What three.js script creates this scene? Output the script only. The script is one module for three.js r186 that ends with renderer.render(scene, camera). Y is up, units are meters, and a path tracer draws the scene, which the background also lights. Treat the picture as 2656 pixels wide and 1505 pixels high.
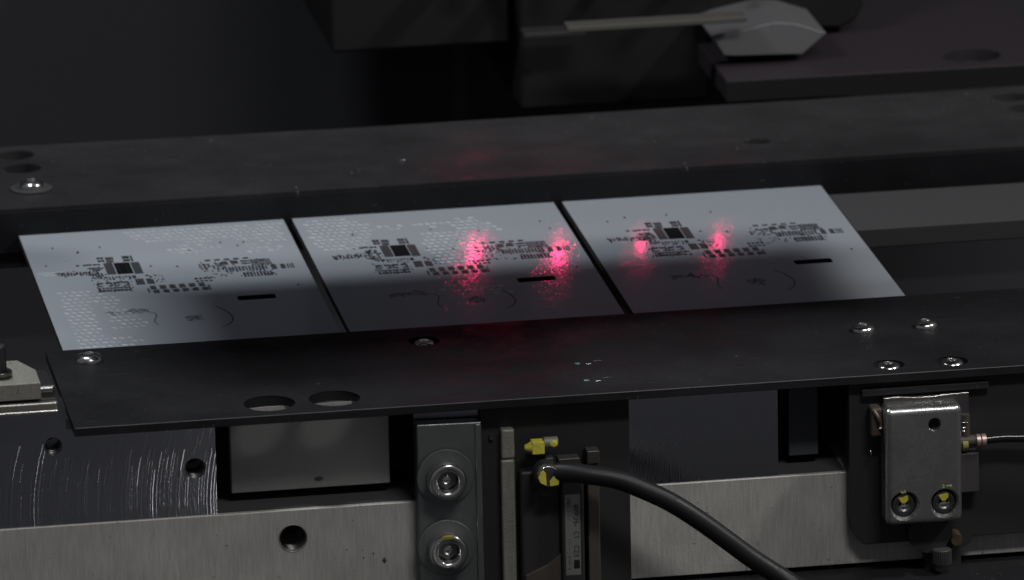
import * as THREE from 'three';
import { mergeGeometries } from 'three/addons/utils/BufferGeometryUtils.js';
import { RoundedBoxGeometry } from 'three/addons/geometries/RoundedBoxGeometry.js';
import { Brush, Evaluator, SUBTRACTION } from 'three-bvh-csg';
import { RectAreaLightUniformsLib } from 'three/addons/lights/RectAreaLightUniformsLib.js';

// ---------------------------------------------------------------- camera, exposure, large lamps
// Lengths below are written in millimetres and scaled to metres: x along the rails, y up, z towards the viewer.
const MM = 0.001;
const V = (x, y, z) => new THREE.Vector3(x * MM, y * MM, z * MM);
const scene = new THREE.Scene();
scene.background = new THREE.Color(0.058, 0.058, 0.066);           // the dim room round the machine
const camera = new THREE.PerspectiveCamera(4.2327, 1024 / 580, 0.05, 12);
camera.position.copy(V(-122.6, 374.69, 1255.06));
camera.up.set(0.06363512, 0.96007765, -0.2723995);
camera.lookAt(V(-122.6 + 150.295, 374.69 - 279.059, 1255.06 - 948.439));
camera.focus = 1.302;                                               // sharp on the boards, the head behind slightly soft
camera.userData.fStop = 42;
scene.add(camera);
const renderer = new THREE.WebGLRenderer({ antialias: true });
renderer.toneMapping = THREE.LinearToneMapping;
renderer.toneMappingExposure = 1.35;
renderer.shadowMap.enabled = true;
RectAreaLightUniformsLib.init();

const LAMPS = {
  overhead: { at: [-40, 240, -20], to: [40, 0, -30], w: 58, h: 14, color: [0.93, 0.98, 1.0], nits: 86 },
  side: { at: [681, 621, 225], to: [60, 0, 45], w: 64, h: 64, color: [1.0, 0.98, 0.94], nits: 170 },
  front: { at: [195, 553, 458], to: [195, 0, 45], w: 230, h: 56, color: [1.0, 0.98, 0.94], nits: 31 },
  low: { at: [106, -74, 155], to: [96, -22, 41], w: 92, h: 38, color: [1.0, 0.98, 0.94], nits: 8 },  // unseen fill in place of bounce from the floor in front
};

// ---------------------------------------------------------------- helpers
let seed = 20240611;
const rnd = () => { seed = (seed * 1664525 + 1013904223) >>> 0; return seed / 4294967296; };
const rr = (a, b) => a + (b - a) * rnd();
const used = new Map();
function numbered(n) { const k = used.get(n) || 0; used.set(n, k + 1); return k ? `${n}_${String(k).padStart(3, '0')}` : n; }
const origin = new WeakMap();
function tag(o, label, category, group, kind) {
  if (label) o.userData.label = label;
  if (category) o.userData.category = category;
  if (group) o.userData.group = group;
  if (kind) o.userData.kind = kind;
  return o;
}
function thing(name, at, label, category, group, kind) {             // a Group at the thing's base, at (x, y, z) mm
  const o = new THREE.Group(); o.name = numbered(name); o.position.copy(V(...at)); origin.set(o, at);
  scene.add(o); return tag(o, label, category, group, kind);
}
function boxUV(g) {                                                  // uv in millimetres, by the way a face points
  const p = g.attributes.position, n = g.attributes.normal, uv = new Float32Array(p.count * 2);
  for (let i = 0; i < p.count; i++) {
    const ax = Math.abs(n.getX(i)), ay = Math.abs(n.getY(i)), az = Math.abs(n.getZ(i));
    const [u, v] = az >= ax && az >= ay ? [p.getX(i), p.getY(i)] : ay >= ax ? [p.getX(i), -p.getZ(i)] : [p.getZ(i), p.getY(i)];
    uv[2 * i] = u; uv[2 * i + 1] = v;
  }
  g.setAttribute('uv', new THREE.BufferAttribute(uv, 2));
  return g;
}
function clean(g) {
  const h = g.index ? g.toNonIndexed() : g;
  for (const k of Object.keys(h.attributes)) if (!['position', 'normal', 'uv'].includes(k)) h.deleteAttribute(k);
  if (!h.attributes.normal) h.computeVertexNormals();
  return h;
}
function build(geoms, ownUV) {                                       // geometry in mm -> one geometry in metres
  const list = [].concat(geoms).map((g) => (ownUV ? clean(g) : boxUV(clean(g))));
  return list.length > 1 ? mergeGeometries(list) : list[0];
}
function part(parent, name, geoms, mat, opt = {}) {                  // geometry written in the scene's mm axes
  let g = build(geoms, opt.ownUV);
  let o = [0, 0, 0], q = parent;
  if (origin.has(parent)) o = origin.get(parent);
  g = g.clone(); g.translate(-o[0], -o[1], -o[2]); g.scale(MM, MM, MM);
  const m = new THREE.Mesh(g, mat); m.name = name; m.castShadow = m.receiveShadow = true;
  origin.set(m, o);                                                  // sub-parts keep the same axes
  parent.add(m);
  if (opt.label) m.userData.label = opt.label;
  if (opt.kind) m.userData.kind = opt.kind;
  return m;
}
function solo(name, geoms, mat, at, label, category, group, kind, opt) { // a thing that is one mesh
  const holder = { add(m) { this.m = m; } }; origin.set(holder, at);
  const m = part(holder, numbered(name), geoms, mat, opt);
  m.position.copy(V(...at)); scene.add(m);
  return tag(m, label, category, group, kind);
}
const box = (x0, x1, y0, y1, z0, z1, r = 0) => {
  const w = x1 - x0, h = y1 - y0, d = z1 - z0;
  const g = r ? new RoundedBoxGeometry(w, h, d, 2, r) : new THREE.BoxGeometry(w, h, d);
  return g.translate((x0 + x1) / 2, (y0 + y1) / 2, (z0 + z1) / 2);
};
const shapeOf = (pts) => { const s = new THREE.Shape(); pts.forEach(([x, y], i) => (i ? s.lineTo(x, y) : s.moveTo(x, y))); s.closePath(); return s; };
const circle = (x, y, r) => { const p = new THREE.Path(); p.absarc(x, y, r, 0, Math.PI * 2, true); return p; };
// an upright outline (x, y) from z0 to z1
function upright(pts, z0, z1, holes = [], bevel = 0) {
  const s = pts.isShape ? pts : shapeOf(pts); s.holes.push(...holes);
  return new THREE.ExtrudeGeometry(s, { depth: z1 - z0 - 2 * bevel, bevelEnabled: bevel > 0, bevelThickness: bevel, bevelSize: bevel, bevelOffset: -bevel, bevelSegments: 4, curveSegments: 28 }).translate(0, 0, z0 + bevel);
}
// a lying outline (x, z) from y0 to y1
function lying(pts, y0, y1, holes = [], bevel = 0) {
  const s = shapeOf(pts.map(([x, z]) => [x, -z]));
  s.holes.push(...holes.map(([x, z, r]) => circle(x, -z, r)));
  return new THREE.ExtrudeGeometry(s, { depth: y1 - y0 - 2 * bevel, bevelEnabled: bevel > 0, bevelThickness: bevel, bevelSize: bevel, bevelOffset: -bevel, bevelSegments: 2, curveSegments: 32 }).rotateX(-Math.PI / 2).translate(0, y0 + bevel, 0);
}
const cylY = (x, y0, y1, z, r0, r1 = r0, n = 32) => new THREE.CylinderGeometry(r1, r0, y1 - y0, n).translate(x, (y0 + y1) / 2, z);
const cylZ = (x, y, z0, z1, r0, r1 = r0, n = 32) => new THREE.CylinderGeometry(r1, r0, z1 - z0, n).rotateX(Math.PI / 2).translate(x, y, (z0 + z1) / 2);
const cylX = (x0, x1, y, z, r0, r1 = r0, n = 32) => new THREE.CylinderGeometry(r1, r0, x1 - x0, n).rotateZ(-Math.PI / 2).translate((x0 + x1) / 2, y, z);
const lathe = (pts, n = 40) => new THREE.LatheGeometry(pts.map(([r, y]) => new THREE.Vector2(r, y)), n);
const tube = (pts, r, n = 64, k = 12) => new THREE.TubeGeometry(new THREE.CatmullRomCurve3(pts.map((p) => new THREE.Vector3(...p))), n, r, k);

// ---------------------------------------------------------------- textures
function hash(x, y, s) { let h = Math.imul(x, 374761393) + Math.imul(y, 668265263) + Math.imul(s, 1274126177) | 0; h = Math.imul(h ^ (h >>> 13), 1274126177); return ((h ^ (h >>> 16)) >>> 0) / 4294967296; }
function vnoise(x, y, period, s) {
  const xi = Math.floor(x), yi = Math.floor(y), fx = x - xi, fy = y - yi, w = (t) => t * t * (3 - 2 * t), m = (a) => ((a % period) + period) % period;
  const a = hash(m(xi), m(yi), s), b = hash(m(xi + 1), m(yi), s), c = hash(m(xi), m(yi + 1), s), d = hash(m(xi + 1), m(yi + 1), s);
  return a + (b - a) * w(fx) + (c - a) * w(fy) + (a - b - c + d) * w(fx) * w(fy);
}
function dataTex(n, fn, srgb, size) {                                // a square tile of `size` mm
  const d = new Uint8Array(n * n * 4);
  for (let y = 0; y < n; y++) for (let x = 0; x < n; x++) {
    const c = fn(x / n, y / n), k = (y * n + x) * 4, [r, g, b] = Array.isArray(c) ? c : [c, c, c];
    d[k] = Math.max(0, Math.min(255, r * 255)); d[k + 1] = Math.max(0, Math.min(255, g * 255)); d[k + 2] = Math.max(0, Math.min(255, b * 255)); d[k + 3] = 255;
  }
  const t = new THREE.DataTexture(d, n, n); t.wrapS = t.wrapT = THREE.RepeatWrapping; t.magFilter = THREE.LinearFilter; t.minFilter = THREE.LinearMipmapLinearFilter; t.generateMipmaps = true;
  if (srgb) t.colorSpace = THREE.SRGBColorSpace;
  t.repeat.set(1 / size, 1 / size); t.needsUpdate = true; return t;
}
const grain = (size, s) => dataTex(512, (u, v) => 0.25 * vnoise(u * 24, v * 24, 24, s) + 0.35 * vnoise(u * 90, v * 90, 90, s + 1) + 0.4 * vnoise(u * 220, v * 220, 220, s + 2), false, size);
const blotch = (lo, hi, size, s) => dataTex(512, (u, v) => {
  const a = 0.5 * vnoise(u * 6, v * 6, 6, s) + 0.3 * vnoise(u * 19, v * 19, 19, s + 1) + 0.2 * vnoise(u * 70, v * 70, 70, s + 2);
  return lo + (hi - lo) * Math.max(0, Math.min(1, (a - 0.25) * 2));
}, false, size);
const boardBump = dataTex(1024, (u, v) => 0.62 * Math.max(0, (vnoise(u * 38, v * 13, 38 * 13, 51) - 0.56) / 0.44) ** 1.3 + 0.3 * Math.max(0, (vnoise(u * 84, v * 30, 84 * 30, 52) - 0.6) / 0.4) + 0.08 * vnoise(u * 200, v * 90, 1800, 53), false, 13);
const grainFine = grain(16, 3), grainBoard = grain(12, 11), roughPatch = blotch(0.55, 1, 34, 21);
// bare aluminium: mottled oxide, pits and short vertical tool marks
const satinMap = dataTex(1024, (u, v) => {
  const m = 0.6 * vnoise(u * 5, v * 5, 5, 31) + 0.4 * vnoise(u * 21, v * 12, 252, 32), t = vnoise(u * 300, v * 22, 6600, 33), t2 = vnoise(u * 130, v * 9, 1170, 36), pit = vnoise(u * 84, v * 84, 84, 35);
  const k = 0.76 + 0.09 * (m - 0.5) + 0.07 * (t - 0.5) + 0.04 * (t2 - 0.5) - (pit > 0.972 ? 0.22 : 0);
  return [k, k * 0.99, k * 0.97];
}, true, 40);
// black anodised plate: faint handling marks, hair scratches and dust specks
const dustMap = dataTex(1024, (u, v) => {
  const m = 0.6 * vnoise(u * 4, v * 4, 4, 61) + 0.4 * vnoise(u * 16, v * 16, 16, 62), sp = vnoise(u * 230, v * 230, 230, 63), sc = vnoise(u * 9 + v * 40, v * 300, 2700, 64), big = vnoise(u * 90, v * 90, 90, 65);
  return 0.36 + 0.1 * (m - 0.5) + (sp > 0.965 ? 0.3 : 0) + (sc > 0.95 ? 0.12 : 0) + (big > 0.975 ? 0.35 : 0);
}, true, 70);
// milled face: relief of the arcs that the fly cutter left (white stands proud)
function milledTexture() {
  const c = document.createElement('canvas'); c.width = 2048; c.height = 320;
  const g = c.getContext('2d'), X = (x) => (x + 30) / 190 * 2048, Y = (y) => (3 - y) / 21 * 320;
  g.fillStyle = '#000'; g.fillRect(0, 0, 2048, 320);
  const arc = (x, y0, y1, light, w) => {                             // the cutter's circle, radius 41 mm, its centre to the right at y -16
    g.strokeStyle = `rgba(${light},${light},${light},0.95)`; g.lineWidth = w; g.beginPath();
    for (let k = 0; k <= 14; k++) { const y = y0 + (y1 - y0) * k / 14, dx = 41 - Math.sqrt(Math.max(0, 41 * 41 - (y + 16) ** 2)); k ? g.lineTo(X(x + dx), Y(y)) : g.moveTo(X(x + dx), Y(y)); }
    g.stroke();
  };
  for (let k = 0; k < 900; k++) { const x = rr(-30, 160), y = rr(-18, 1); arc(x, y, y + rr(1, 7), 20 + rnd() * 60, 1); }
  const lines = (x0, x1, step, lo, hi, top) => { for (let x = x0; x < x1; x += rr(step * 0.4, step * 1.7)) { const n = 1 + Math.floor(rnd() * 4); for (let k = 0; k < n; k++) arc(x + k * 0.42, -17.5, rr(-12, top), lo + (hi - lo) * rnd() ** 2, rr(0.6, 1.4)); if (rnd() < 0.6) for (let k = 0; k < 6; k++) arc(x + k * 0.36, -17.5, -rr(15.2, 16.6), lo + 30 * rnd(), 1.1); } };
  lines(-16, 20.3, 0.95, 100, 225, -5); lines(-16, 20.3, 0.6, 60, 140, -8); lines(88, 101, 1.0, 150, 255, -6); lines(101, 114, 1.7, 130, 230, -7);
  for (const x of [-13.6, -9.8, -9.2, 19.2, 19.7, 20.1]) arc(x, -17.5, -3.5, 225, 1.9);
  const t = new THREE.CanvasTexture(c); t.wrapS = t.wrapT = THREE.ClampToEdgeWrapping;
  t.repeat.set(1 / 190, 1 / 21); t.offset.set(30 / 190, 18 / 21); return t;
}
function labelTexture() {
  const c = document.createElement('canvas'); c.width = 1024; c.height = 180;
  const g = c.getContext('2d'); g.fillStyle = '#8d8f8c'; g.fillRect(0, 0, 1024, 180);
  for (let k = 0; k < 500; k++) { g.fillStyle = `rgba(${60 + rnd() * 90},${60 + rnd() * 85},${60 + rnd() * 85},0.25)`; g.fillRect(rnd() * 1024, rnd() * 180, 2 + rnd() * 9, 2 + rnd() * 9); }
  g.fillStyle = '#121214'; g.font = 'bold 84px monospace'; g.fillText('MPPJ6', 130, 78); g.fillText('-', 372, 78); g.fillText('C1', 470, 78); g.fillText('C23', 650, 78);
  g.fillRect(836, 14, 110, 70);
  g.font = 'bold 66px sans-serif'; g.fillText('SNC', 40, 160); g.font = '40px sans-serif';
  g.fillText('II  7P  I', 196, 158);
  for (let k = 0; k < 26; k++) g.fillRect(560 + rnd() * 400, 104 + rnd() * 50, 4 + rnd() * 14, 4 + rnd() * 10);
  const t = new THREE.CanvasTexture(c); t.colorSpace = THREE.SRGBColorSpace; return t;
}

// ---------------------------------------------------------------- materials
const std = (o) => new THREE.MeshPhysicalMaterial(o);
const rgb = (r, g = r, b = r) => new THREE.Color().setRGB(r, g, b);
const blackAnodised = std({ color: rgb(0.18, 0.18, 0.205), map: dustMap, roughness: 0.72, specularIntensity: 0.2, bumpMap: grainFine, bumpScale: 0.00001, roughnessMap: roughPatch });
const greyAnodised = std({ color: rgb(0.31, 0.303, 0.325), map: dustMap, roughness: 0.75, specularIntensity: 0.12, bumpMap: grainFine, bumpScale: 0.000012, roughnessMap: roughPatch });
const plumAnodised = std({ specularIntensity: 0.4, color: rgb(0.028, 0.023, 0.028), roughness: 0.55, bumpMap: grainFine, bumpScale: 0.000012 });
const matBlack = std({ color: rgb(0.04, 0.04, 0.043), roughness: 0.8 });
const headBlack = std({ color: rgb(0.012, 0.012, 0.013), roughness: 0.8, specularIntensity: 0.25 });
const voidBlack = std({ color: rgb(0.022, 0.022, 0.027), roughness: 0.9 });
const satin = std({ color: rgb(0.92, 0.92, 0.92), map: satinMap, metalness: 0.55, roughness: 0.62, bumpMap: grainFine, bumpScale: 0.00003 });
const milled = std({ color: rgb(0.46, 0.475, 0.51), metalness: 1, roughness: 0.23, bumpMap: milledTexture(), bumpScale: 0.000044 });
const innerPlate = std({ color: rgb(0.2, 0.2, 0.197), metalness: 0.6, roughness: 0.34, clearcoat: 0.3, clearcoatRoughness: 0.2, bumpMap: grainFine, bumpScale: 0.00002 });
const zinc = std({ color: rgb(0.16, 0.17, 0.17), metalness: 0.6, roughness: 0.5, bumpMap: grainFine, bumpScale: 0.00003, roughnessMap: roughPatch });
const worn = std({ color: rgb(0.55, 0.55, 0.51), metalness: 0.55, roughness: 0.6, map: satinMap, bumpMap: grainFine, bumpScale: 0.00008 });
const steel = std({ color: rgb(0.7, 0.7, 0.68), metalness: 1, roughness: 0.2 });
const darkSteel = std({ color: rgb(0.2, 0.2, 0.2), metalness: 1, roughness: 0.35 });
const chrome = std({ color: rgb(0.75, 0.74, 0.7), metalness: 1, roughness: 0.2 });
const coverSteel = std({ color: rgb(0.45, 0.455, 0.455), metalness: 0.9, roughness: 0.36, bumpMap: grainFine, bumpScale: 0.00003, roughnessMap: roughPatch });
const yellowPaint = std({ color: rgb(0.6, 0.55, 0.06), roughness: 0.6, bumpMap: grainFine, bumpScale: 0.00008 });
const blackPlastic = std({ color: rgb(0.02, 0.02, 0.021), roughness: 0.55 });
const brownPlastic = std({ color: rgb(0.055, 0.045, 0.038), roughness: 0.6 });
const cableRubber = std({ color: rgb(0.011, 0.011, 0.013), roughness: 0.42, specularIntensity: 0.7, bumpMap: grainFine, bumpScale: 0.00002 });
const boardMask = std({ color: rgb(0.42, 0.45, 0.5), roughness: 0.055, bumpMap: boardBump, bumpScale: 0.000016 });
const gapShade = std({ color: rgb(0.03, 0.028, 0.026), roughness: 0.8 });
const padTin = std({ color: rgb(0.085, 0.085, 0.095), metalness: 0.35, roughness: 0.5, bumpMap: grainBoard, bumpScale: 0.00002 });
const padDark = std({ color: rgb(0.035, 0.035, 0.04), metalness: 0.3, roughness: 0.45 });
const padGreen = std({ color: rgb(0.09, 0.13, 0.11), metalness: 0.8, roughness: 0.4 });
const chipBlack = std({ color: rgb(0.008, 0.008, 0.009), roughness: 0.8, specularIntensity: 0.2 });
const ink = std({ color: rgb(0.13, 0.135, 0.15), roughness: 0.8 });
const ridge = std({ color: rgb(0.5, 0.53, 0.58), roughness: 0.36, ior: 2.3 });  // a little paler than the mask, high ior to strengthen the hatch glints
const tealGlint = std({ color: rgb(0.16, 0.36, 0.32), metalness: 0.8, roughness: 0.35 });
const copper = std({ color: rgb(0.55, 0.42, 0.38), metalness: 0.8, roughness: 0.45 });

// ---------------------------------------------------------------- lamps and an added low fill (outside the frame)
function panelLamp(name, L, label, category, hood) {
  const t = thing(name, L.at, label, category), dir = new THREE.Vector3(...L.to).sub(new THREE.Vector3(...L.at)).normalize();
  const turn = new THREE.Quaternion().setFromUnitVectors(new THREE.Vector3(0, 0, -1), dir);
  t.quaternion.copy(turn);
  const at = L.at, w = L.w / 2, h = L.h / 2;
  part(t, 'housing', box(at[0] - w - 3, at[0] + w + 3, at[1] - h - 3, at[1] + h + 3, at[2] + 1, at[2] + 14, 2), blackPlastic);
  if (hood) for (const k of [-1, 1]) part(t, 'hood', box(at[0] - w - 3, at[0] + w + 3, at[1] + k * (h + 11) - 1, at[1] + k * (h + 11) + 1, at[2] - hood, at[2] + 1), blackPlastic);  // hood added to keep the overhead light off the rear wall
  const glow = new THREE.MeshStandardMaterial({ color: 0x111111, emissive: rgb(...L.color), emissiveIntensity: 0.25, roughness: 0.6 });
  part(t, 'lit_panel', box(at[0] - w, at[0] + w, at[1] - h, at[1] + h, at[2], at[2] + 1), glow);
  const light = new THREE.RectAreaLight(rgb(...L.color), L.nits, L.w * MM, L.h * MM);
  light.position.copy(V(...L.at)).addScaledVector(dir, 0.001); light.lookAt(V(...L.to)); scene.add(light);
  light.quaternion.copy(turn);
}
panelLamp('overhead_lamp', LAMPS.overhead, 'narrow cool white strip lamp high above the circuit boards', 'lamp', 18);
panelLamp('side_lamp', LAMPS.side, 'square warm white lamp up at the front right of the machine', 'lamp');
panelLamp('front_lamp', LAMPS.front, 'square white lamp above and in front of the rails', 'lamp');
panelLamp('low_fill', LAMPS.low, 'added dim warm fill panel, unseen, low in front of the machined block', 'lamp');  // added fill standing in for light bounced off the floor in front

// ---------------------------------------------------------------- the setting
solo('floor', box(-320, 460, -64, -60, -330, 560), voidBlack, [60, -64, 0], 'black machine floor far below the boards and rails', 'floor', null, 'structure');
solo('wall', box(-320, 460, -60, 330, -216, -212), voidBlack, [60, -60, -214], 'black rear wall of the machine behind everything', 'wall', null, 'structure');

// ---------------------------------------------------------------- back rail
const backRail = thing('back_rail', [85, -6, -92], 'dark grey clamp rail running behind the three boards with round holes at its left end', 'rail');
part(backRail, 'rail_body', lying([[-40, -72.4], [215, -72.4], [215, -112.9], [130, -112.9], [64, -112.6], [1, -114.2], [-40, -116.5]], -6, 5, [[3.2, -108.2, 3.35], [3.5, -98.9, 3.35], [186.4, -106.2, 3.3], [187.5, -97.8, 3.3], [135.2, -86.4, 2.3]], 0.25), greyAnodised);
part(backRail, 'clamp_edge', box(-40, 215, -3, 4.2, -72.45, -71.95), blackAnodised);
// speck of bare metal on it
solo('metal_chip', box(70.4, 71.3, 5.02, 5.25, -87.9, -87.3, 0.1).rotateY(0).translate(0, 0, 0), chrome, [70.9, 5, -87.6], 'tiny bright metal chip lying on the middle of the back rail', 'chip');

// button head screw: black washer, domed head with a socket
function buttonScrew(at, r, h, label, group, washer = true, lean = 0) {
  const t = thing('button_head_screw', at, label, 'screw', group), [x, y, z] = at, s = r * 0.42;
  if (washer) part(t, 'washer', lathe([[0, 0], [r * 1.75, 0], [r * 1.75, 0.22], [r * 1.68, 0.28], [0, 0.28]]).translate(x, y, z), matBlack);
  const b = washer ? 0.28 : 0;
  part(t, 'head', lathe([[s, b + h * 0.45], [s, b + h], [r * 0.55, b + h * 0.99], [r * 0.78, b + h * 0.85], [r * 0.93, b + h * 0.6], [r, b + h * 0.32], [r, b]]).translate(x, y, z), steel);
  part(t, 'socket', new THREE.CylinderGeometry(s, s, 0.06, 6).translate(x, y + b + h * 0.46, z), darkSteel);
  return t;
}
buttonScrew([3.7, 5, -84.2], 2.15, 1.35, 'silver button head screw on a black washer at the left end of the back rail', 'screws in the rails');
{
  const t = thing('recessed_screw', [135.2, 3.2, -86.4], 'small dark recessed screw with three glints in the right half of the back rail', 'screw');
  part(t, 'head', cylY(135.2, 2.6, 3.9, -86.4, 1.9), darkSteel);
  part(t, 'socket_rim', new THREE.TorusGeometry(1.0, 0.16, 8, 24).rotateX(Math.PI / 2).translate(135.2, 3.95, -86.4), steel);
}

// raised plate behind the right end, with a counterbored screw
const plate = thing('raised_plate', [166, 4, -150], 'dull plum grey plate behind the right end of the back rail', 'plate');
part(plate, 'shade_strip', lying([[135, -114.62], [200, -113.52], [200, -113.4], [135, -114.5]], 5.02, 8.75), headBlack);  // black strip puts the shade on the plate front into colour
part(plate, 'plate_body', lying([[135, -114.6], [200, -113.5], [198.4, -148], [198.6, -200], [135, -200]], 5.05, 9, [[182.8, -121.8, 5.3]], 0.3), plumAnodised);
{
  const t = thing('counterbored_screw', [182.8, 6, -121.8], 'dark socket screw sunk in the big hole of the raised plate', 'screw');
  part(t, 'head', lathe([[1.2, 1.2], [1.2, 2.2], [2.6, 2.2], [2.9, 1.9], [2.9, 0]]).translate(182.8, 5.1, -121.8), blackPlastic);
  part(t, 'socket', new THREE.CylinderGeometry(1.2, 1.2, 0.1, 6).translate(182.8, 6.35, -121.8), darkSteel);
  part(t, 'bore_rim', new THREE.TorusGeometry(5.35, 0.12, 8, 48).rotateX(Math.PI / 2).translate(182.8, 9.0, -121.8), greyAnodised);
}

// gantry head hanging behind the back rail
const head = thing('gantry_head', [118, 20, -150], 'black gantry head hanging behind the back rail with its rounded end to the right', 'machine head');
part(head, 'head_box', box(101.3, 137.4, -2, 60, -196, -142.5, 1), headBlack);
part(head, 'rounded_arm', upright([[109.8, 15.4], [141.8, 13.2], [149.8, 12.4], [157.8, 10.4], [162.3, 10.2], [165.4, 11.8], [166.8, 14.7], [165.8, 19.7], [161.8, 24.7], [151.8, 60], [105.8, 60]], -158, -143, [], 0.8), headBlack);
part(head, 'lower_lip', box(100.4, 112, 14.6, 15.6, -136.8, -132, 0.2), blackPlastic);
solo('guide_bar', box(106.5, 140, 18.55, 19.6, -124, -119.6, 0.2), std({ color: rgb(0.085, 0.083, 0.076), roughness: 0.6, metalness: 0.3 }), [123, 18.5, -121], 'thin grey guide bar under the black gantry head', 'bar');
solo('side_module', box(66.5, 99.8, 10.4, 60, -190, -146, 0.8), std({ color: rgb(0.012, 0.012, 0.012), roughness: 0.85, specularIntensity: 0.25 }), [83, 13.6, -150], 'dim grey box module hanging left of the black gantry head', 'module');
solo('light_patch_block', upright([[136.6, 11.2], [138.6, 11], [151.3, 10.6], [155.8, 14.3], [150, 16.4], [146, 16.9], [139, 15.6], [134.5, 14.6]], -146, -124.5, [], 0.15), std({ color: rgb(0.2, 0.2, 0.21), metalness: 0.6, roughness: 0.5 }), [146, 10.6, -130], 'added pale chamfered block standing for light on the plate under the rounded gantry arm', 'block');  // block added in place of light reflected on the raised plate
// four red diodes on the front of the head, just above the frame
const LEDS = [[91.8, 28.9, -143.2, 1.15, 1, 1.5], [107.2, 28.9, -138.7, 1.0, 0.95, 1.5], [123.4, 28.9, -141.3, 0.72, 1.1, 1], [137.7, 28.9, -139.5, 0.66, 1, 1.5]];
const ledNames = ['leftmost', 'second from the left', 'third from the left', 'rightmost'];
LEDS.forEach(([x, y, z, r, k, tall], i) => {
  const t = thing('indicator_lamp', [x, y, z], `small red diode lamp on the gantry head front, ${ledNames[i]} of the four`, 'lamp', 'red diode lamps on the gantry head');
  const aim = new THREE.Quaternion().setFromUnitVectors(new THREE.Vector3(0, 1, 0), new THREE.Vector3(-0.15, -0.279, 0.948).normalize());
  const set = (g) => g.scale(1, 1, tall).applyQuaternion(aim).translate(x, y, z);
  part(t, 'bulb', set(new THREE.SphereGeometry(r, 20, 14)), new THREE.MeshStandardMaterial({ color: 0x220508, emissive: rgb(1, 0.02, 0.16), emissiveIntensity: 19 * k, roughness: 0.4 }));
  part(t, 'holder', set(lathe([[0, -r - 0.4], [r + 0.45, -r - 0.4], [r + 0.45, 8], [r + 0.15, 8], [r + 0.1, -r], [0, -r]], 28)), matBlack);  // deep tube added to keep the red spill off the rails
  const p = new THREE.PointLight(rgb(1, 0.02, 0.16), 0.000006 * k); p.position.copy(V(x, y, z)); p.castShadow = true; scene.add(p);
});
// unseen beam over the boards, arms added to block each lamp from their near half
{
  const t = thing('shade_beam', [90, 68, 0], 'unseen black stepped beam shaped to shade the near half of the boards', 'beam');
  part(t, 'beam_arm', box(0.5, 84, 68, 84, -28.6, 13, 1), blackAnodised); part(t, 'beam_arm', box(84.5, 196, 68, 80, -11, 30, 1), blackAnodised); part(t, 'beam_arm', box(28, 165, 86, 96, 29, 84, 1), blackAnodised);
}


// ledge that carries the boards on, right of them
solo('conveyor_ledge', box(144.45, 215, -4, -0.5, -67.4, -43.6, 0.25), std({ color: rgb(0.075, 0.075, 0.078), roughness: 0.6, specularIntensity: 0.4, bumpMap: grainFine, bumpScale: 0.00001 }), [175, -4, -55], 'flat grey conveyor ledge right of the boards, in front of the back rail', 'ledge');

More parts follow.
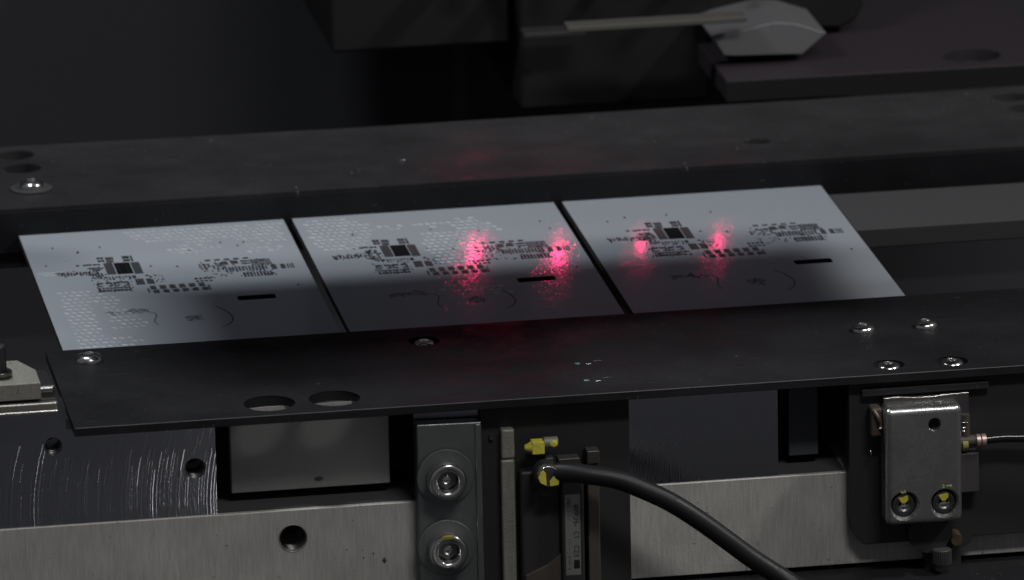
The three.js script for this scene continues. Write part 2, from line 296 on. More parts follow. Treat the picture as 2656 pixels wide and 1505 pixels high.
// ---------------------------------------------------------------- circuit boards
const padGeo = new Map();
function padBox(w, d, h) { const k = `${w.toFixed(2)},${d.toFixed(2)},${h}`; if (!padGeo.has(k)) padGeo.set(k, boxUV(clean(new THREE.BoxGeometry(w * MM, h * MM, d * MM)))); return padGeo.get(k); }
function makeBoard(x0, label, extra) {
  const t = thing('circuit_board', [x0, 0, -36], label, 'circuit board', 'white circuit boards in a row between the rails');
  const W = 46.95, X = (x) => x0 + x;
  const outline = shapeOf([[X(0), 71.9], [X(W), 71.9], [X(W), -1.3], [X(0), -1.3]]);
  const slotPath = (q) => { const p = new THREE.Path(), a = X(32.6) - q + 1.35, b = X(39.2) + q - 1.35, c = 0.45; p.moveTo(a + c, 24.1 - q); p.lineTo(b - c, 24.1 - q); p.quadraticCurveTo(b, 24.1 - q, b, 24.1 - q + c); p.lineTo(b, 24.1 + q - c); p.quadraticCurveTo(b, 24.1 + q, b - c, 24.1 + q); p.lineTo(a + c, 24.1 + q); p.quadraticCurveTo(a, 24.1 + q, a, 24.1 + q - c); p.lineTo(a, 24.1 - q + c); p.quadraticCurveTo(a, 24.1 - q, a + c, 24.1 - q); return p; };
  outline.holes.push(slotPath(1.35));                                // the milled slot, round-ended, its wall coloured black for the shade inside
  const ring = new THREE.Shape(slotPath(1.345).getPoints(12)); ring.holes.push(slotPath(1.25));
  const g = new THREE.ExtrudeGeometry(outline, { depth: 1.2, bevelEnabled: false, curveSegments: 10 }).rotateX(-Math.PI / 2).translate(0, -1.2, 0);
  part(t, 'board', g, boardMask);
  part(t, 'slot_shade', new THREE.ExtrudeGeometry(ring, { depth: 1.19, bevelEnabled: false, curveSegments: 10 }).rotateX(-Math.PI / 2).translate(0, -1.2, 0), chipBlack);  // black lining paints in the shade inside the slot
  part(t, 'gap_shade', box(X(0) - 0.03, X(0) + 0.01, -1.2, -0.02, -71.9, 1.3), gapShade); part(t, 'gap_shade', box(X(W) - 0.01, X(W) + 0.03, -1.2, -0.02, -71.9, 1.3), gapShade);  // dark strips put the shade of the gaps beside the boards into colour
  const pad = (x, z, w, d, mat = padTin, h = 0.07, turn = 0, name = 'pad') => {
    const m = new THREE.Mesh(padBox(w, d, h), mat); m.name = name; m.castShadow = m.receiveShadow = true;
    m.position.set(x * MM, (h / 2 + 0.004) * MM, (z + 36) * MM); m.rotation.y = turn; t.add(m); return m;
  };
  const dust = [];                                                   // pads too small to tell apart
  const small = (x, z, w, d, h = 0.06) => dust.push(new THREE.BoxGeometry(w, h, d).translate(X(x), h / 2 + 0.004, z));
  const mix = () => (rnd() < 0.45 ? padDark : padTin);
  // processor footprint
  for (let r = 0; r < 2; r++) for (let c = 0; c < 2; c++) pad(12.0 + c * 0.62, -54.1 + r * 1.7, 0.5, rr(0.9, 1.4), padDark);
  const gr = extra.green ? padGreen : padTin;
  pad(13.9, -53.65, 1.35, 1.5); pad(13.8, -51.8, 1.3, 1.25); pad(16.75, -53.75, 1.2, 1.5, gr); pad(16.75, -51.85, 1.2, 1.2, gr); pad(17.72, -52.85, 0.3, 3.5, padDark);
  for (let r = 0; r < 5; r++) { pad(13.28, -50.15 + r * 1.46, 1.55, 1.36); pad(17.95, -49.65 + r * 1.46, 1.48, 1.36); }
  pad(15.65, -47.05, 2.75, 7.1, chipBlack, 0.05, 0, 'chip_pad');
  if (extra.lines) for (const lx of [14.85, 16.3]) pad(lx, -47.05, 0.06, 6.6, padDark, 0.06, 0, 'pad');
  for (const [x, z, w] of [[8, -50.3, 0.5], [9.2, -50.2, 0.6], [10, -50.35, 0.85], [11.0, -50.25, 0.7], [11.7, -50.2, 0.4]]) pad(x, z, w, 0.7, padDark);
  // connector run on the left
  for (let x = 4.1; x < 9.5; x += rr(0.42, 0.75)) pad(x, -45.3 + rr(-0.4, 0.4), rr(0.2, 0.42), rr(0.8, 2.0), padDark);
  for (let k = 0; k < 40; k++) small(rr(3.6, 9.6), rr(-46.8, -43.8), rr(0.12, 0.3), rr(0.25, 0.6));
  // dense block left of the processor
  for (let r = 0; r < 6; r++) for (let c = 0; c < 4; c++) if (rnd() < 0.85) pad(9.85 + c * 0.5 + r * 0.05, -48 + r * 1.22, rr(0.26, 0.44), rr(0.6, 1.05), mix());
  for (let k = 0; k < 46; k++) small(rr(9.4, 12.2), rr(-48.6, -40.6), rr(0.12, 0.34), rr(0.2, 0.7));
  // rows under the processor
  for (let k = 0; k < 9; k++) { pad(12 + k * 0.58, -41.75 + (k % 2) * 0.15, rr(0.2, 0.42), rr(0.5, 0.9), padDark); if (k % 3) pad(12.05 + k * 0.58, -40.6, rr(0.2, 0.4), rr(0.4, 0.7), mix()); }
  pad(17.6, -37.95, 1.2, 3.5); pad(16.85, -37.9, 0.22, 3.6, padDark); pad(19.1, -37.9, 0.95, 3.2); pad(19.72, -37.6, 0.25, 2.9, padDark); pad(19.1, -41.6, 0.5, 0.6, padDark); pad(19.6, -40.6, 0.4, 0.8, padDark); pad(16.9, -41.3, 0.5, 1.4, padDark);
  for (let k = 0; k < 24; k++) small(rr(20.2, 21.9), rr(-41.6, -37.2), 0.16, 0.25);
  for (const x of [10.1, 11.6, 13.0, 14.5]) { pad(x + 0.45, -38.3, 1.1, 0.7, padDark); pad(x + (x > 11 && x < 12 || x > 14 ? 0.9 : 0), -37.2, 0.3, 1.5, padDark); pad(x + 0.5, -36.6, 0.55, 0.6, padTin); }
  for (let k = 0; k < 9; k++) { pad(10.2 + k * 0.63, -35.25 + 0.02 * k, rr(0.42, 0.58), 0.6, padDark); pad(10.15 + k * 0.63, -33.7 + 0.02 * k, rr(0.4, 0.58), rr(0.7, 1.2), padDark); }
  for (let k = 0; k < 40; k++) small(rr(9.2, 16.4), rr(-40.2, -32.6), rr(0.1, 0.4), rr(0.15, 0.4));
  // double row of coil pads
  for (let k = 0; k < 6; k++) { pad(19.25 + k * 1.68, -33.8 - k * 0.02, 1.02, 2.05, padTin, 0.09); pad(19.55 + k * 1.68, -31.3, 1.02, 1.6, padTin, 0.09); }
  pad(18.3, -32.2, 0.24, 2.5, padDark); pad(28.75, -31.9, 0.24, 2.9, padDark);
  // five marks above the driver block
  for (let k = 0; k < 5; k++) pad(30.5 + k * 1.66, -48.5, 0.95, 0.72, k === 0 || !extra.dim ? padDark : padTin);
  // driver block
  for (let r = 0; r < 3; r++) for (let c = 0; c < 6; c++) if (rnd() < 0.8) pad(28.8 + c * 0.72 + r * 0.06, -46 + r * 1.25, rr(0.25, 0.55), rr(0.5, 1.0), mix());
  pad(33.2, -46.2, 1.1, 2.1); pad(34.9, -46.4, 1.2, 2.0); pad(36.8, -46.7, 1.6, 0.55, padDark); pad(36.8, -45.3, 1.6, 0.55);
  for (let r = 0; r < 2; r++) for (let c = 0; c < 8; c++) pad(37.9 + c * 0.44 + r * 0.05, -46.6 + r * 1.95, 0.27, 1.65, mix());
  for (let c = 0; c < 13; c++) pad(33 + c * 0.58, -42.2 + (c % 2) * 0.12, rr(0.26, 0.44), rr(2.2, 3.2), mix());
  for (let r = 0; r < 2; r++) for (let c = 0; c < 9; c++) pad(35.7 + c * 0.58, -39.0 + r * 1.45, rr(0.28, 0.46), 1.2, mix());
  pad(41.3, -42.0, 0.85, 2.7); pad(42.85, -42.0, 0.8, 2.7); for (let c = 0; c < 3; c++) for (let r = 0; r < 3; r++) pad(43.7 + c * 0.45, -43 + r * 1.0, 0.26, 0.6, mix());
  for (let k = 0; k < 90; k++) small(rr(28.6, 41.5), rr(-47.6, -37), rr(0.12, 0.35), rr(0.2, 0.6));
  // small cluster
  for (let c = 0; c < 4; c++) { pad(27.15 + c * 0.78, -37.6, 0.55, 0.75, padDark); pad(27.2 + c * 0.78, -36.0, rr(0.45, 0.62), 0.6, padDark); }
  // single specks over the board
  for (let k = 0; k < 12; k++) pad(rr(2, 45), rr(-68, -50), 0.34, 0.4, rnd() < 0.5 ? padDark : ridge, 0.09);
  for (const [x, z] of [[24.9, -46], [20.4, -47.2], [43.9, -30.1], [9.0, -59]]) { pad(x, z, 0.35, 0.6, padDark); pad(x + 0.4, z - 0.3, 0.3, 0.5, ridge); }
  part(t, 'small_pads', dust, padDark, { kind: 'stuff' });
  // printed drawing on the near half
  const line = (pts, r) => new THREE.TubeGeometry(new THREE.CatmullRomCurve3(pts.map(([x, z]) => new THREE.Vector3(X(x), 0.0, z))), 40, r, 5).scale(1, 0.06, 1).translate(0, 0.01, 0);
  part(t, 'printed_arc', [line([[28.3, -20.3], [29.7, -17.0], [30.3, -12.6], [29.5, -9.5], [28.0, -7.5]], 0.16)], ink);
  part(t, 'printed_arc', [line([[13.5, -19.6], [16.5, -19.6], [17.8, -17.9], [17.1, -13.3], [17.5, -10.9]], 0.14)], ink);
  const scrib = []; for (let k = 0; k < 26; k++) { const x = rr(9.5, 16), z = -19.9 + rr(-1.1, 1.1); scrib.push(line([[x, z], [x + rr(0.1, 0.7), z + rr(-1.2, 0.4)], [x + rr(0.3, 0.9), z + rr(-0.4, 1)]], rr(0.1, 0.2))); }
  part(t, 'printed_lettering', scrib, ink);
  const blob = []; for (let k = 0; k < 48; k++) { const a = rr(0, 6.28), q = Math.sqrt(rnd()), x = 23.8 + 1.5 * q * Math.cos(a), z = -13.8 + 1.9 * q * Math.sin(a); blob.push(line([[x, z], [x + rr(-0.4, 0.6), z + rr(-0.8, 0.8)]], rr(0.1, 0.24))); }
  part(t, 'printed_figure', blob, ink);
  if (extra.traces) { part(t, 'trace', cylX(X(0.6), X(5.2), 0.02, -46.9, 0.09, 0.09, 10), ridge); part(t, 'trace', cylX(X(1.6), X(4.2), 0.02, -45.5, 0.08, 0.08, 10), ridge); }
  // hatched copper under the mask: short raised dashes, laid only where it glints
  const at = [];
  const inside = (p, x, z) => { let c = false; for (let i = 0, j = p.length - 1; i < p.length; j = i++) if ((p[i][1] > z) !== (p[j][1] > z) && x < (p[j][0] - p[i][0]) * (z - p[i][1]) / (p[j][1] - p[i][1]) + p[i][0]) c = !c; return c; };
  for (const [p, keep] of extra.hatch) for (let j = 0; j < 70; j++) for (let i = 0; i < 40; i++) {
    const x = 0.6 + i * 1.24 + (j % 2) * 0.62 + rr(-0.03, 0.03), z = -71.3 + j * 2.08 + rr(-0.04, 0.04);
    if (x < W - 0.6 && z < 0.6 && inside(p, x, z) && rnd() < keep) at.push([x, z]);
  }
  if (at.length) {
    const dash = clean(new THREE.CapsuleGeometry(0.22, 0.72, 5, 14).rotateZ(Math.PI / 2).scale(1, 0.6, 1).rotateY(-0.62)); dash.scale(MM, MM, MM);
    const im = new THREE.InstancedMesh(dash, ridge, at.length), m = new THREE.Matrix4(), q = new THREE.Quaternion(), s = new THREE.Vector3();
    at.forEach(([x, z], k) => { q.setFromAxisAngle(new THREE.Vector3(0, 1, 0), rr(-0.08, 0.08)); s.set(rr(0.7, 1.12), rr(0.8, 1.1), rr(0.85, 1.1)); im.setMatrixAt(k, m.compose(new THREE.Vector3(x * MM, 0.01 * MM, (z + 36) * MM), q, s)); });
    im.name = 'copper_hatch_glint'; im.userData.kind = 'stuff'; im.castShadow = im.receiveShadow = true; t.add(im);
  }
  return t;
}
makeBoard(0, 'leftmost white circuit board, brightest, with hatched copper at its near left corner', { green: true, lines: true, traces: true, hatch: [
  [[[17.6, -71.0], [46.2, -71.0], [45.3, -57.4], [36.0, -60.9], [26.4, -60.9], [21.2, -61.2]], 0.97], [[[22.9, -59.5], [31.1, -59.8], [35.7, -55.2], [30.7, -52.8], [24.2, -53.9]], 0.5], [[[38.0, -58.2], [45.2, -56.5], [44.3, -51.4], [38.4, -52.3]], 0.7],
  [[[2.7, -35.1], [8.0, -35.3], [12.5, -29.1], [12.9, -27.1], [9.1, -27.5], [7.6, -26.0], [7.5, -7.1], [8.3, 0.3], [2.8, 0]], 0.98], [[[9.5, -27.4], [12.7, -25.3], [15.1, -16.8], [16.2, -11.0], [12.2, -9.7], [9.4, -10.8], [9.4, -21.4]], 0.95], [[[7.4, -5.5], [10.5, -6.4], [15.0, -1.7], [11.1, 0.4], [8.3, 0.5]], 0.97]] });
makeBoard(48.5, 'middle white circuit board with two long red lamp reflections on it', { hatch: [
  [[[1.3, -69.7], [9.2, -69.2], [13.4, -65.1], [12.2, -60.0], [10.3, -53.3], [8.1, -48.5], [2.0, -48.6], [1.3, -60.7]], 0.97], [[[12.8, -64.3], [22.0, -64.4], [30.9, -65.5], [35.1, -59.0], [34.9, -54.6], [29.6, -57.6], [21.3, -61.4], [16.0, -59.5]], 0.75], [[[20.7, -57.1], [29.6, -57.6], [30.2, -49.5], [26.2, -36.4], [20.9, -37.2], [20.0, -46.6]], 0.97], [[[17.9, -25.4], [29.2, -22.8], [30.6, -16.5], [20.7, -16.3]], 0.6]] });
makeBoard(97, 'rightmost white circuit board, dullest, with two short red lamp reflections on it', { dim: true, hatch: [] });

// ---------------------------------------------------------------- front rail and its screws
const frontRail = thing('front_rail', [75, -1.1, 24], 'wide black anodised rail in front of the three boards with screws and two round holes', 'rail');
const bores = [[132.5, 40.6], [143.1, 41.0], [59.7, 9.6]];
part(frontRail, 'rail_body', lying([[-3.1, 1.45], [180, 1.45], [180, 45.8], [-3.1, 45.8]], -1.1, 0.4, [[29.6, 39.3, 4.35], [40.4, 38.9, 4.35], ...bores.map(([x, z]) => [x, z, 2.75])], 0.12), blackAnodised);
const seat = [];
for (const [x, z] of bores) seat.push(cylY(x, -1.1, -0.75, z, 2.7));
part(frontRail, 'bore_floor', seat, blackAnodised);
part(frontRail, 'pale_edge', box(-3.0, 180, 0.2, 0.36, 45.72, 45.86, 0.05), std({ color: rgb(0.11, 0.11, 0.115), roughness: 0.5, bumpMap: grainFine, bumpScale: 0.00005 }));  // paler strip along the front top edge
buttonScrew([3.4, 0.4, 8.9], 2.3, 1.35, 'silver button head screw at the left end of the front rail', 'screws in the rails', false);
buttonScrew([59.7, -0.75, 9.6], 1.9, 1.2, 'silver button head screw sunk in the middle of the front rail', 'screws in the rails', false);
const spots = [[132.4, 0.4, 20.6, 'left one of the rear pair'], [143.1, 0.4, 20.6, 'right one of the rear pair'], [132.5, -0.5, 40.6, 'left one of the front pair'], [143.1, -0.5, 41.0, 'right one of the front pair']];
for (const [x, y, z, w] of spots) buttonScrew([x, y, z], 2.0, 1.15, `silver screw at the right end of the front rail, ${w}`, 'screws in the rails', false);
for (const [x, z, w] of [[84, 28.4, 'rear'], [83.9, 38.2, 'front']]) {
  const t = thing('sunk_screw', [x, 0.38, z], `dark screw with a greenish glint dab sunk flush in the front rail, the ${w} one of two`, 'screw', 'dark sunk screws in the front rail');
  part(t, 'head', lathe([[0, 0.04], [2.3, 0.04], [2.5, 0.0]]).translate(x, 0.385, z), blackAnodised);
  part(t, 'paint_and_glint_dab', new THREE.SphereGeometry(0.45, 12, 8).scale(1.25, 0.45, 1).translate(x - 1.55, 0.42, z + 0.1), tealGlint);  // dab coloured to stand for a small greenish glint
  part(t, 'socket_rim', new THREE.TorusGeometry(0.5, 0.13, 6, 24, 3.9).rotateX(Math.PI / 2).rotateY(0.6).translate(x + 0.2, 0.46, z + 0.5), steel);
  part(t, 'glint_sliver', tube([[x + 1.3, 0.42, z - 0.5], [x + 2, 0.46, z - 0.7], [x + 2.7, 0.43, z - 0.6]], 0.07, 12, 5), darkSteel);  // thin sliver added for a faint line of glint
}

// ---------------------------------------------------------------- machined block under the front rail
const block = thing('machined_block', [62, -33.5, 30], 'long bare metal block under the front rail, milled above and satin below, with two pockets', 'machine block');
part(block, 'milled_face', upright([[-34, -17.4], [20.35, -17.4], [20.35, -1.2], [-4, -1.2], [-4, 2.7], [-34, 2.7]], 35.5, 41, [circle(-6.2, -3.9, 1.5), circle(16.9, -9.3, 1.75)]), milled);
part(block, 'milled_face', upright([[53.05, -17.4], [113.7, -17.4], [113.7, -1.2], [53.05, -1.2]], 8, 41), milled);
part(block, 'milled_face', upright([[146, -17.4], [180, -17.4], [180, -1.2], [146, -1.2]], 8, 41), milled);
part(block, 'satin_face', upright([[-34, -33.5], [180, -33.5], [180, -17.42], [-34, -17.42]], 8, 41.35, [circle(32.6, -22.3, 2.3)], 0.2), satin);
for (const [x, y, r, d] of [[-6.2, -3.9, 1.5, 41], [16.9, -9.3, 1.75, 41], [32.6, -22.3, 2.3, 41.35]]) {   // threads inside the bores
  const th = []; for (let k = 0; k < 7; k++) th.push(new THREE.TorusGeometry(r - 0.1, 0.17, 6, 36).translate(x, y, d - 0.6 - k * 0.42));
  part(block, 'thread', th, darkSteel);
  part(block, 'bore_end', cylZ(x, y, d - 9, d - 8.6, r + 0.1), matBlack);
}
part(block, 'bore_rim', new THREE.TorusGeometry(2.32, 0.1, 8, 48).translate(32.6, -22.3, 41.36), std({ color: rgb(0.3), metalness: 0.7, roughness: 0.45 }));
part(block, 'pocket_shade', box(20.4, 53, -17.41, -17.36, 24, 40.5), matBlack); part(block, 'pocket_shade', box(113.8, 125, -17.41, -17.36, 24, 40.5), matBlack);  // black sheets put the shade on the pocket floors into colour
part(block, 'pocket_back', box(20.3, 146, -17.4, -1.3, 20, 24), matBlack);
const inner = thing('inner_plate', [36.5, -15.7, 34.5], 'bare silver plate set back inside the left pocket of the machined block', 'plate');
part(inner, 'plate_face', box(23.35, 49.7, -15.7, -1.25, 34, 36, 0.18), innerPlate);
part(inner, 'lit_edge', box(23.6, 49.5, -2.1, -1.2, 35.9, 36.06), satin);  // paler strip painted for the lit plate seen through the rail holes
part(inner, 'stain', new THREE.SphereGeometry(0.5, 12, 8).scale(1.5, 0.8, 0.03).translate(37.8, -14.1, 36.01), brownPlastic);
const inner2 = thing('dark_plate', [120, -15.7, 34.5], 'dark plate set back inside the right pocket of the machined block', 'plate');
part(inner2, 'plate_face', box(116.5, 121.5, -15.75, -1.25, 34, 36, 0.18), std({ color: rgb(0.07, 0.075, 0.085), roughness: 0.5, metalness: 0.4 }));
[[47.6, -27.2, 0.38, 'largest dark fleck of dirt on the satin face near the zinc bracket'], [45.8, -25.9, 0.16, 'small dark fleck just above the largest one on the satin face'], [44.2, -26.5, 0.15, 'small dark fleck left of the largest one on the satin face'], [44.0, -25.2, 0.1, 'tiniest dark fleck up left of the largest one on the satin face'], [41.4, -24.9, 0.12, 'dark fleck nearest the threaded bore on the satin face']].forEach(([x, y, r, l]) =>
  solo('dirt_fleck', new THREE.OctahedronGeometry(r).scale(1, 1.5, 0.25).translate(x, y, 41.4), brownPlastic, [x, y, 41.4], l, 'dirt fleck', 'dirt flecks on the satin metal face'));

// ---------------------------------------------------------------- left slide: metal carriage on a bright rail
const carriage = thing('slide_carriage', [-16, 5.4, 38], 'worn light metal carriage block at the far left with a chamfered corner', 'carriage');
part(carriage, 'carriage_body', lying([[-34, 31.5], [-10.6, 31.5], [-8.2, 37.5], [-8.2, 45], [-34, 45]], 5.4, 8.2, [], 0.15), worn);
part(carriage, 'stud', cylX(-8.2, -6.3, 6.9, 44.4, 0.5), steel);
part(carriage, 'end_cap', lying([[-8.1, 34.5], [-6.2, 34.5], [-5.8, 43.8], [-8.1, 43.8]], 4.9, 7.2, [], 0.2), darkSteel);
const knob = thing('knob', [-13.6, 8.2, 40], 'black cylindrical screw knob on the metal carriage at the left edge', 'knob');
part(knob, 'shaft', lathe([[0, 5.4], [0.9, 5.4], [1.15, 5.2], [1.25, 4.9], [1.25, 0], [0, 0]]).translate(-14.4, 8.2, 40.2), blackPlastic);
part(knob, 'collar', lathe([[0, 1.1], [1.9, 1.1], [2.1, 0.9], [2.1, 0], [0, 0]]).translate(-14.4, 8.2, 40.2), darkSteel);
const slide = thing('slide_rail', [-18, 2.9, 42], 'polished steel slide rail under the metal carriage at the far left', 'slide rail');
part(slide, 'rail_bar', box(-34, -5.45, 2.75, 4.85, 34, 45, 0.5), std({ color: rgb(0.42, 0.41, 0.38), metalness: 0.85, roughness: 0.35, bumpMap: grainFine, bumpScale: 0.00002 }));
part(slide, 'bright_edge', cylX(-34, -5.6, 3.15, 44.72, 0.42), chrome);

// ---------------------------------------------------------------- zinc bracket with two socket screws
const bracket = thing('zinc_bracket', [58.4, -34, 43], 'flat dull zinc bracket plate standing on the block, right of the left pocket', 'bracket');
part(bracket, 'plate_face', upright([[53.05, -36], [63.7, -36], [63.75, -3.7], [53.1, -3.5]], 41.5, 44, [], 0.3), zinc);
part(bracket, 'bent_edge', box(62.6, 63.75, -36, -3.9, 41.6, 44.35, 0.35), zinc);
function capScrew(x, y, z, label, paint) {
  const t = thing('socket_cap_screw', [x, y, z], label, 'screw', 'cap screws in the zinc bracket');
  part(t, 'washer', lathe([[0, 0], [4.75, 0], [4.75, 0.42], [4.6, 0.55], [0, 0.55]], 56).rotateX(Math.PI / 2).translate(x, y, z), zinc);
  const kn = []; for (let k = 0; k < 48; k++) { const a = k / 48 * Math.PI * 2; kn.push(new THREE.CylinderGeometry(0.13, 0.13, 2.1, 5).rotateX(Math.PI / 2).translate(x + 3.1 * Math.cos(a), y + 3.1 * Math.sin(a), z + 1.75)); }
  const head = part(t, 'head', [lathe([[1.75, 1.5], [1.75, 3.2], [2.1, 3.6], [2.75, 3.6], [3.1, 3.25], [3.15, 0.55]], 48).rotateX(Math.PI / 2).translate(x, y, z)], steel);
  part(head, 'knurl', kn, steel);
  part(t, 'socket', new THREE.CylinderGeometry(1.74, 1.6, 0.2, 6).rotateX(Math.PI / 2).translate(x, y, z + 1.6), darkSteel);
  part(t, 'socket_floor', new THREE.SphereGeometry(0.8, 16, 10).scale(1, 1, 0.5).translate(x, y - 0.1, z + 1.65), steel);
  if (paint) part(t, 'paint_mark', new THREE.SphereGeometry(0.8, 14, 8).scale(1.5, 0.6, 0.25).translate(x - 0.2, y + 2.6, z + 3.45), std({ color: rgb(0.30, 0.28, 0.05), roughness: 0.5, metalness: 0.3 }));
}
capScrew(57.6, -12.6, 44, 'upper knurled cap screw with a wide washer on the zinc bracket', false);
capScrew(57.5, -24.7, 44, 'lower knurled cap screw with a wide washer on the zinc bracket, daubed with yellow paint', true);

// thin worn strip right of it
const strip = thing('edge_strip', [68.1, -36, 43], 'narrow worn steel strip standing between the zinc bracket and the black sensor', 'strip');
part(strip, 'upper_piece', box(67.05, 69.25, -10.4, -5.35, 42, 44, 0.35), worn);
part(strip, 'lower_piece', box(66.95, 69.2, -36, -10.55, 42, 44.05, 0.35), worn);
solo('black_backing', box(63.8, 88.6, -40, -1.6, 41.4, 42.4, 0.2), blackPlastic, [76, -40, 42], 'black backing plate behind the narrow strip and the sensor body', 'plate');
solo('grub_screw', cylZ(65.6, -6.9, 42, 42.9, 0.55, 0.45, 6), darkSteel, [65.6, -6.9, 42.4], 'tiny screw glinting between the zinc bracket and the worn strip', 'screw');

// ---------------------------------------------------------------- black sensor body with label, post and yellow-marked screws
const sensor = thing('sensor_body', [79, -36, 44], 'black sensor body with a vertical printed label under the cable', 'sensor');
part(sensor, 'housing', [box(69.9, 76.6, -40, -12.5, 42.4, 45, 0.5), box(76.4, 80.2, -40, -11.5, 42.4, 46.3, 0.4)], blackPlastic);
part(sensor, 'lower_cover', upright([[70.2, -40], [70.4, -30.2], [74, -28.6], [76.4, -26.8], [76.4, -40]], 45, 45.5, [], 0.12), brownPlastic);
part(sensor, 'metal_post', box(81, 83, -40, -9.6, 42.4, 45.2, 0.25), brownPlastic);
part(sensor, 'metal_post', box(80.95, 83.05, -11.7, -9.5, 43, 45.6, 0.15), std({ color: rgb(0.1, 0.095, 0.09), metalness: 0.7, roughness: 0.4 }));
part(sensor, 'clamp', box(76, 79.6, -11.3, -10.2, 44, 46.5, 0.2), std({ color: rgb(0.06, 0.055, 0.05), metalness: 0.5, roughness: 0.45 }));
part(sensor, 'clamp', box(74, 75.3, -10.9, -10.0, 44, 46.2, 0.2), std({ color: rgb(0.06, 0.055, 0.05), metalness: 0.5, roughness: 0.45 }));
{
  const g = new THREE.PlaneGeometry(13.9, 2.5).rotateZ(-Math.PI / 2).translate(78.25, -23.4, 46.33);
  part(sensor, 'printed_label', g, std({ color: rgb(0.5), map: labelTexture(), roughness: 0.55 }), { ownUV: true });
}
const plug = thing('yellow_plug', [72.6, -8, 46], 'pale yellow pointed plug above the cable gland on the sensor body', 'plug');
part(plug, 'plug_body', box(71.7, 73.75, -9.1, -7.0, 44.6, 46.8, 0.15), yellowPaint);
part(plug, 'tip', new THREE.CylinderGeometry(0.4, 1.0, 1.2, 16).rotateZ(Math.PI / 2).translate(71.15, -8.05, 45.8), yellowPaint);
part(plug, 'fitting', cylX(73.8, 76.05, -7.5, 45.6, 0.95), std({ color: rgb(0.2, 0.2, 0.17), roughness: 0.6, metalness: 0.4 }));
part(plug, 'paint_and_glint_dab', new THREE.SphereGeometry(0.7, 12, 8).scale(1, 0.9, 0.3).translate(75.3, -7.5, 46.5), yellowPaint);
const gland = thing('slotted_screw', [73.8, -12.3, 46], 'round slotted screw with two bright yellow paint marks where the cable starts', 'screw');
part(gland, 'head', lathe([[0, 1.1], [1.2, 1.1], [1.75, 0.9], [2.05, 0.45], [2.1, 0], [2.1, -2.5]]).rotateX(Math.PI / 2).translate(73.8, -12.2, 48.6), blackPlastic);
part(gland, 'rim', new THREE.TorusGeometry(1.75, 0.13, 8, 40, Math.PI * 0.8).rotateZ(0.35).translate(73.8, -12.2, 49.55), chrome);
part(gland, 'paint_mark', upright([[72.1, -12.2], [72.5, -11.3], [73.0, -10.95], [73.4, -11.4], [73.5, -13.6], [72.5, -13.1]], 49.5, 49.78, [], 0.08), yellowPaint);
part(gland, 'paint_mark', upright([[74.0, -12.8], [74.6, -12.1], [75.2, -11.6], [75.6, -12.6], [75.45, -13.6], [74.0, -13.75]], 49.5, 49.78, [], 0.08), yellowPaint);
part(gland, 'slot', box(73.62, 73.86, -13.8, -11, 49.62, 49.82), brownPlastic);
part(gland, 'skirt', cylZ(73.8, -13.9, 46, 48.4, 1.75), blackPlastic);

const cable = thing('cable', [95, -30, 52], 'thick black rubber cable curving down to the right from the slotted screw', 'cable');
part(cable, 'sheath', tube([[75.2, -11.9, 48.2], [77.5, -11.75, 49.4], [80, -11.9, 50.4], [84.7, -12.7, 51.4], [89.1, -14.6, 52], [93.5, -16.95, 52.5], [98, -20.1, 53], [102.4, -23.6, 53.5], [106.8, -27.2, 54], [111.2, -30.3, 54.6], [114.5, -32.4, 56], [120, -34, 60], [130, -35.5, 68]], 1.62, 120, 20), cableRubber);
part(cable, 'ferrule', tube([[75.2, -11.85, 48.3], [76.6, -11.75, 49.1], [77.8, -11.75, 49.6]], 1.3, 16, 16), darkSteel);

// ---------------------------------------------------------------- right bracket, cover plate and fittings
solo('black_bracket', upright([[125.05, -1.5], [125.05, -24.7], [125.5, -27], [127.4, -29.4], [136.3, -29.4], [136.6, -30.2], [137.8, -31], [137.85, -38], [143.87, -38], [143.87, -31.2], [145.3, -30.4], [145.85, -29.3], [182, -28.9], [182, -1.5]], 41.6, 44, [], 0.15), blackPlastic, [152, -36, 42.8], 'large black bracket plate behind the steel cover at the right', 'bracket');
solo('flange_bar', box(127.05, 148.4, -3.5, -2.3, 42.5, 45.2, 0.15), greyAnodised, [137.7, -3.5, 44], 'dark grey flange bar under the front rail above the steel cover', 'bar');
const cover = thing('cover_plate', [136.4, -24.6, 48], 'rounded grey steel cover plate with one hole and two sunk screws', 'cover');
{
  const g = new RoundedBoxGeometry(12.85, 20.15, 5.2, 6, 1.1).translate(136.425, -14.525, 47.45);
  const ev = new Evaluator(); ev.useGroups = false; ev.attributes = ['position', 'normal', 'uv'];
  let cut = new Brush(g);
  for (const c of [cylZ(138.2, -7.5, 44, 52, 1.05, 1.05, 40), cylZ(138.2, -7.5, 49.85, 50.3, 1.05, 1.35, 40), cylZ(133.1, -21.2, 44, 52, 2.1, 2.1, 48), cylZ(133.1, -21.2, 49.2, 50.4, 2.1, 2.75, 48), cylZ(139.85, -21.2, 44, 52, 2.1, 2.1, 48), cylZ(139.85, -21.2, 49.2, 50.4, 2.1, 2.75, 48)]) { const b = new Brush(c); b.updateMatrixWorld(); cut.updateMatrixWorld(); cut = ev.evaluate(cut, b, SUBTRACTION); }
  part(cover, 'plate_face', cut.geometry.clone(), coverSteel);
}
part(cover, 'backing', box(130.6, 142.3, -24, -5.2, 44.4, 47.2), matBlack);
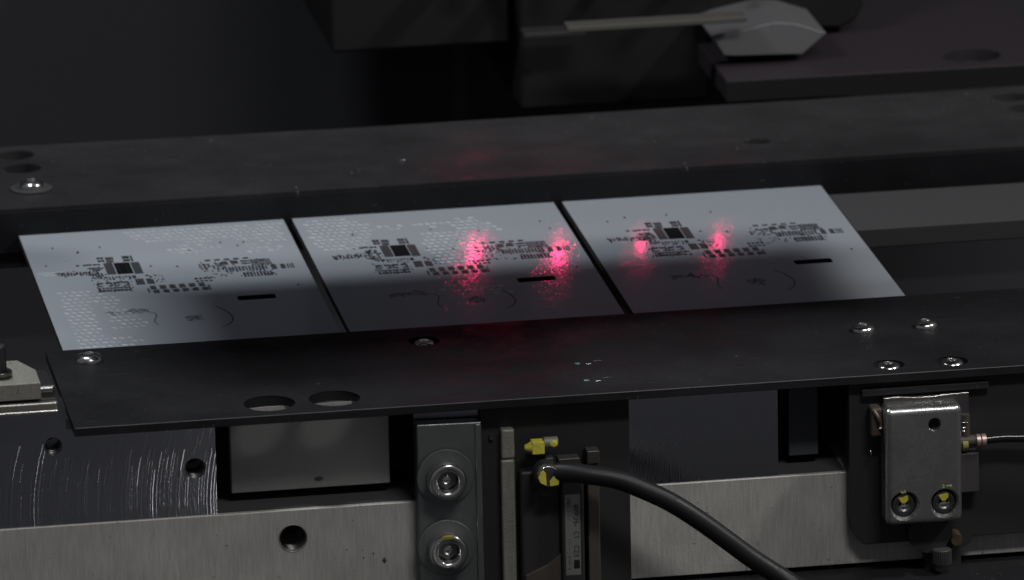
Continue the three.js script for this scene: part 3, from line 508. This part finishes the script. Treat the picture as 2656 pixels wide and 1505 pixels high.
[[133.1, -21.2, 'left'], [139.85, -21.2, 'right']].forEach(([x, y, w]) => {
  const t = thing('sunk_cover_screw', [x, y, 48], `dark sunk screw with yellow paint at the bottom of the steel cover, the ${w} one`, 'screw', 'sunk screws in the steel cover');
  part(t, 'head', lathe([[0.75, 0.6], [0.85, 1.35], [1.6, 1.45], [2.0, 1.2], [2.05, 0]]).rotateX(Math.PI / 2).translate(x, y, 47.9), darkSteel);
  part(t, 'socket', new THREE.SphereGeometry(0.72, 16, 10).scale(1, 1, 0.6).translate(x + 0.05, y - 0.55, 48.75), steel);
  part(t, 'socket_edge', box(x - 0.4, x + 0.5, y - 1.3, y - 1.1, 49.1, 49.3, 0.05), chrome);
  part(t, 'paint_mark', upright([[x - 1.0, y + 1.25], [x + 0.6, y + 1.6], [x + 0.75, y + 0.9], [x + 0.2, y + 0.25], [x - 0.4, y + 0.3]], 49.2, 49.5, [], 0.06), yellowPaint);
  const dab = []; for (let k = 0; k < 6; k++) dab.push(new THREE.SphereGeometry(rr(0.12, 0.26), 8, 6).scale(1.3, 0.8, 0.3).translate(x + rr(-0.8, 0.5) + (w === 'right' ? 0.5 : 0), y + rr(2.2, 2.6) + (w === 'right' ? 0.5 : 0), 50.04));
  part(t, 'paint_and_glint_dab', dab, std({ color: rgb(0.34, 0.33, 0.14), roughness: 0.6 }));
});
const backPlate = thing('bent_sheet', [137.6, -8, 45.6], 'thin dark sheet with a wavy bright top edge behind the steel cover', 'sheet');
part(backPlate, 'sheet_face', upright([[130.5, -14], [144.8, -14], [144.8, -3.75], [141, -3.85], [138.4, -4.0], [135.5, -3.95], [133, -3.75], [130.5, -3.8]], 44.2, 45.9), std({ color: rgb(0.07, 0.065, 0.065), metalness: 0.5, roughness: 0.45 }));
part(backPlate, 'bright_edge', tube([[130.6, -3.78, 45.85], [133, -3.72, 45.85], [135.5, -3.92, 45.85], [138.4, -3.97, 45.85], [141, -3.82, 45.85], [144.7, -3.72, 45.85]], 0.09, 50, 6), chrome);
const conn = thing('side_connector', [129, -9, 46], 'brown wire connector at the left side of the steel cover', 'connector');
part(conn, 'connector_body', box(128.05, 130.0, -9.9, -4.9, 44.4, 47.4, 0.5), brownPlastic);
part(conn, 'lead', tube([[128.5, -5.2, 47.3], [129.3, -6.6, 48], [129.6, -7.8, 47.6], [129.2, -9.4, 47.2]], 0.35, 24, 8), std({ color: rgb(0.1, 0.06, 0.045), roughness: 0.4 }));
part(conn, 'contact', [box(129.3, 129.9, -8.2, -8.0, 47.4, 48.2, 0.06), box(128.15, 128.4, -13.2, -12.4, 45.4, 46.4, 0.08)], steel);
const fit = thing('hose_fitting', [145.4, -12, 47], 'threaded copper coloured hose fitting at the right side of the steel cover', 'fitting');
part(fit, 'elbow', [cylX(143.2, 146, -11.8, 46.6, 0.95), cylY(144.1, -11.5, -7.2, 46.4, 0.75)], brownPlastic);
part(fit, 'ring', cylX(145.85, 146.5, -11.8, 46.8, 1.1), copper);
part(fit, 'ring', cylX(146.7, 147.4, -11.8, 46.8, 1.1), copper);
part(fit, 'nut', new THREE.CylinderGeometry(1.15, 1.15, 0.9, 6).rotateZ(Math.PI / 2).translate(143.9, -12.3, 46.8), std({ color: rgb(0.22, 0.21, 0.05), roughness: 0.6 }));
part(fit, 'contact', [box(143.5, 144.3, -8.5, -8.35, 47, 47.4, 0.05), cylX(143.5, 143.9, -9.4, 47, 0.2), cylX(143.5, 143.9, -10.0, 47, 0.2)], steel);
part(fit, 'side_box', box(143.0, 146.25, -20.6, -13.85, 44.2, 47, 0.2), std({ color: rgb(0.05, 0.045, 0.05), roughness: 0.5 }));
solo('air_hose', [tube([[147.3, -11.75, 46.8], [150, -11.6, 46.9], [156, -11.85, 47.2], [168, -12.4, 47.6]], 0.75, 40, 16)], std({ color: rgb(0.012), roughness: 0.12 }), [150, -11.7, 47], 'thin glossy black hose leaving the hose fitting to the right edge', 'hose');
const knurled = thing('knurled_knob', [139.9, -33, 47], 'small dark knurled thumb screw under the steel cover', 'thumb screw');
part(knurled, 'stem', cylZ(139.9, -30.6, 43.9, 46.4, 1.2), blackPlastic);
{
  const ribs = []; for (let k = 0; k < 30; k++) { const a = k / 30 * Math.PI * 2; ribs.push(new THREE.CylinderGeometry(0.12, 0.12, 2.3, 5).translate(139.95 + 1.5 * Math.cos(a), -31.3, 47 + 1.5 * Math.sin(a))); }
  part(knurled, 'knurled_grip', [lathe([[0, 1.25], [1.3, 1.25], [1.5, 1.1], [1.5, -1.1], [0, -1.25]]).translate(139.95, -31.3, 47), ...ribs], std({ color: rgb(0.09), metalness: 0.5, roughness: 0.45 }));
}
const boss = thing('round_boss', [138.8, -28.5, 46], 'black round boss with a brown stub below the steel cover', 'boss');
part(boss, 'boss_body', [cylZ(138.2, -27.2, 44, 46.2, 3.9, 3.7), box(135, 141.4, -29.3, -25, 44, 46)], blackPlastic);
part(boss, 'stub', cylZ(142.6, -28.9, 44, 46.5, 1.15, 0.95), std({ color: rgb(0.06, 0.04, 0.025), roughness: 0.5 }));

// ---------------------------------------------------------------- dark base in front, below the block
solo('base_plate', box(60, 190, -42, -34.4, 30, 120, 0.4), blackAnodised, [120, -42, 75], 'black base plate at the bottom right below the satin metal block', 'plate');
solo('swarf', Array.from({ length: 24 }, () => box(-0.35, 0.35, -0.05, 0.05, -0.12, 0.12).rotateY(rr(0, 3)).translate(rr(128, 158), -34.3, rr(48, 66))), std({ color: rgb(0.2), metalness: 0.8, roughness: 0.4 }), [145, -34.4, 56], 'scattered metal swarf on the black base plate at the bottom right', 'swarf', null, 'stuff');

renderer.render(scene, camera);
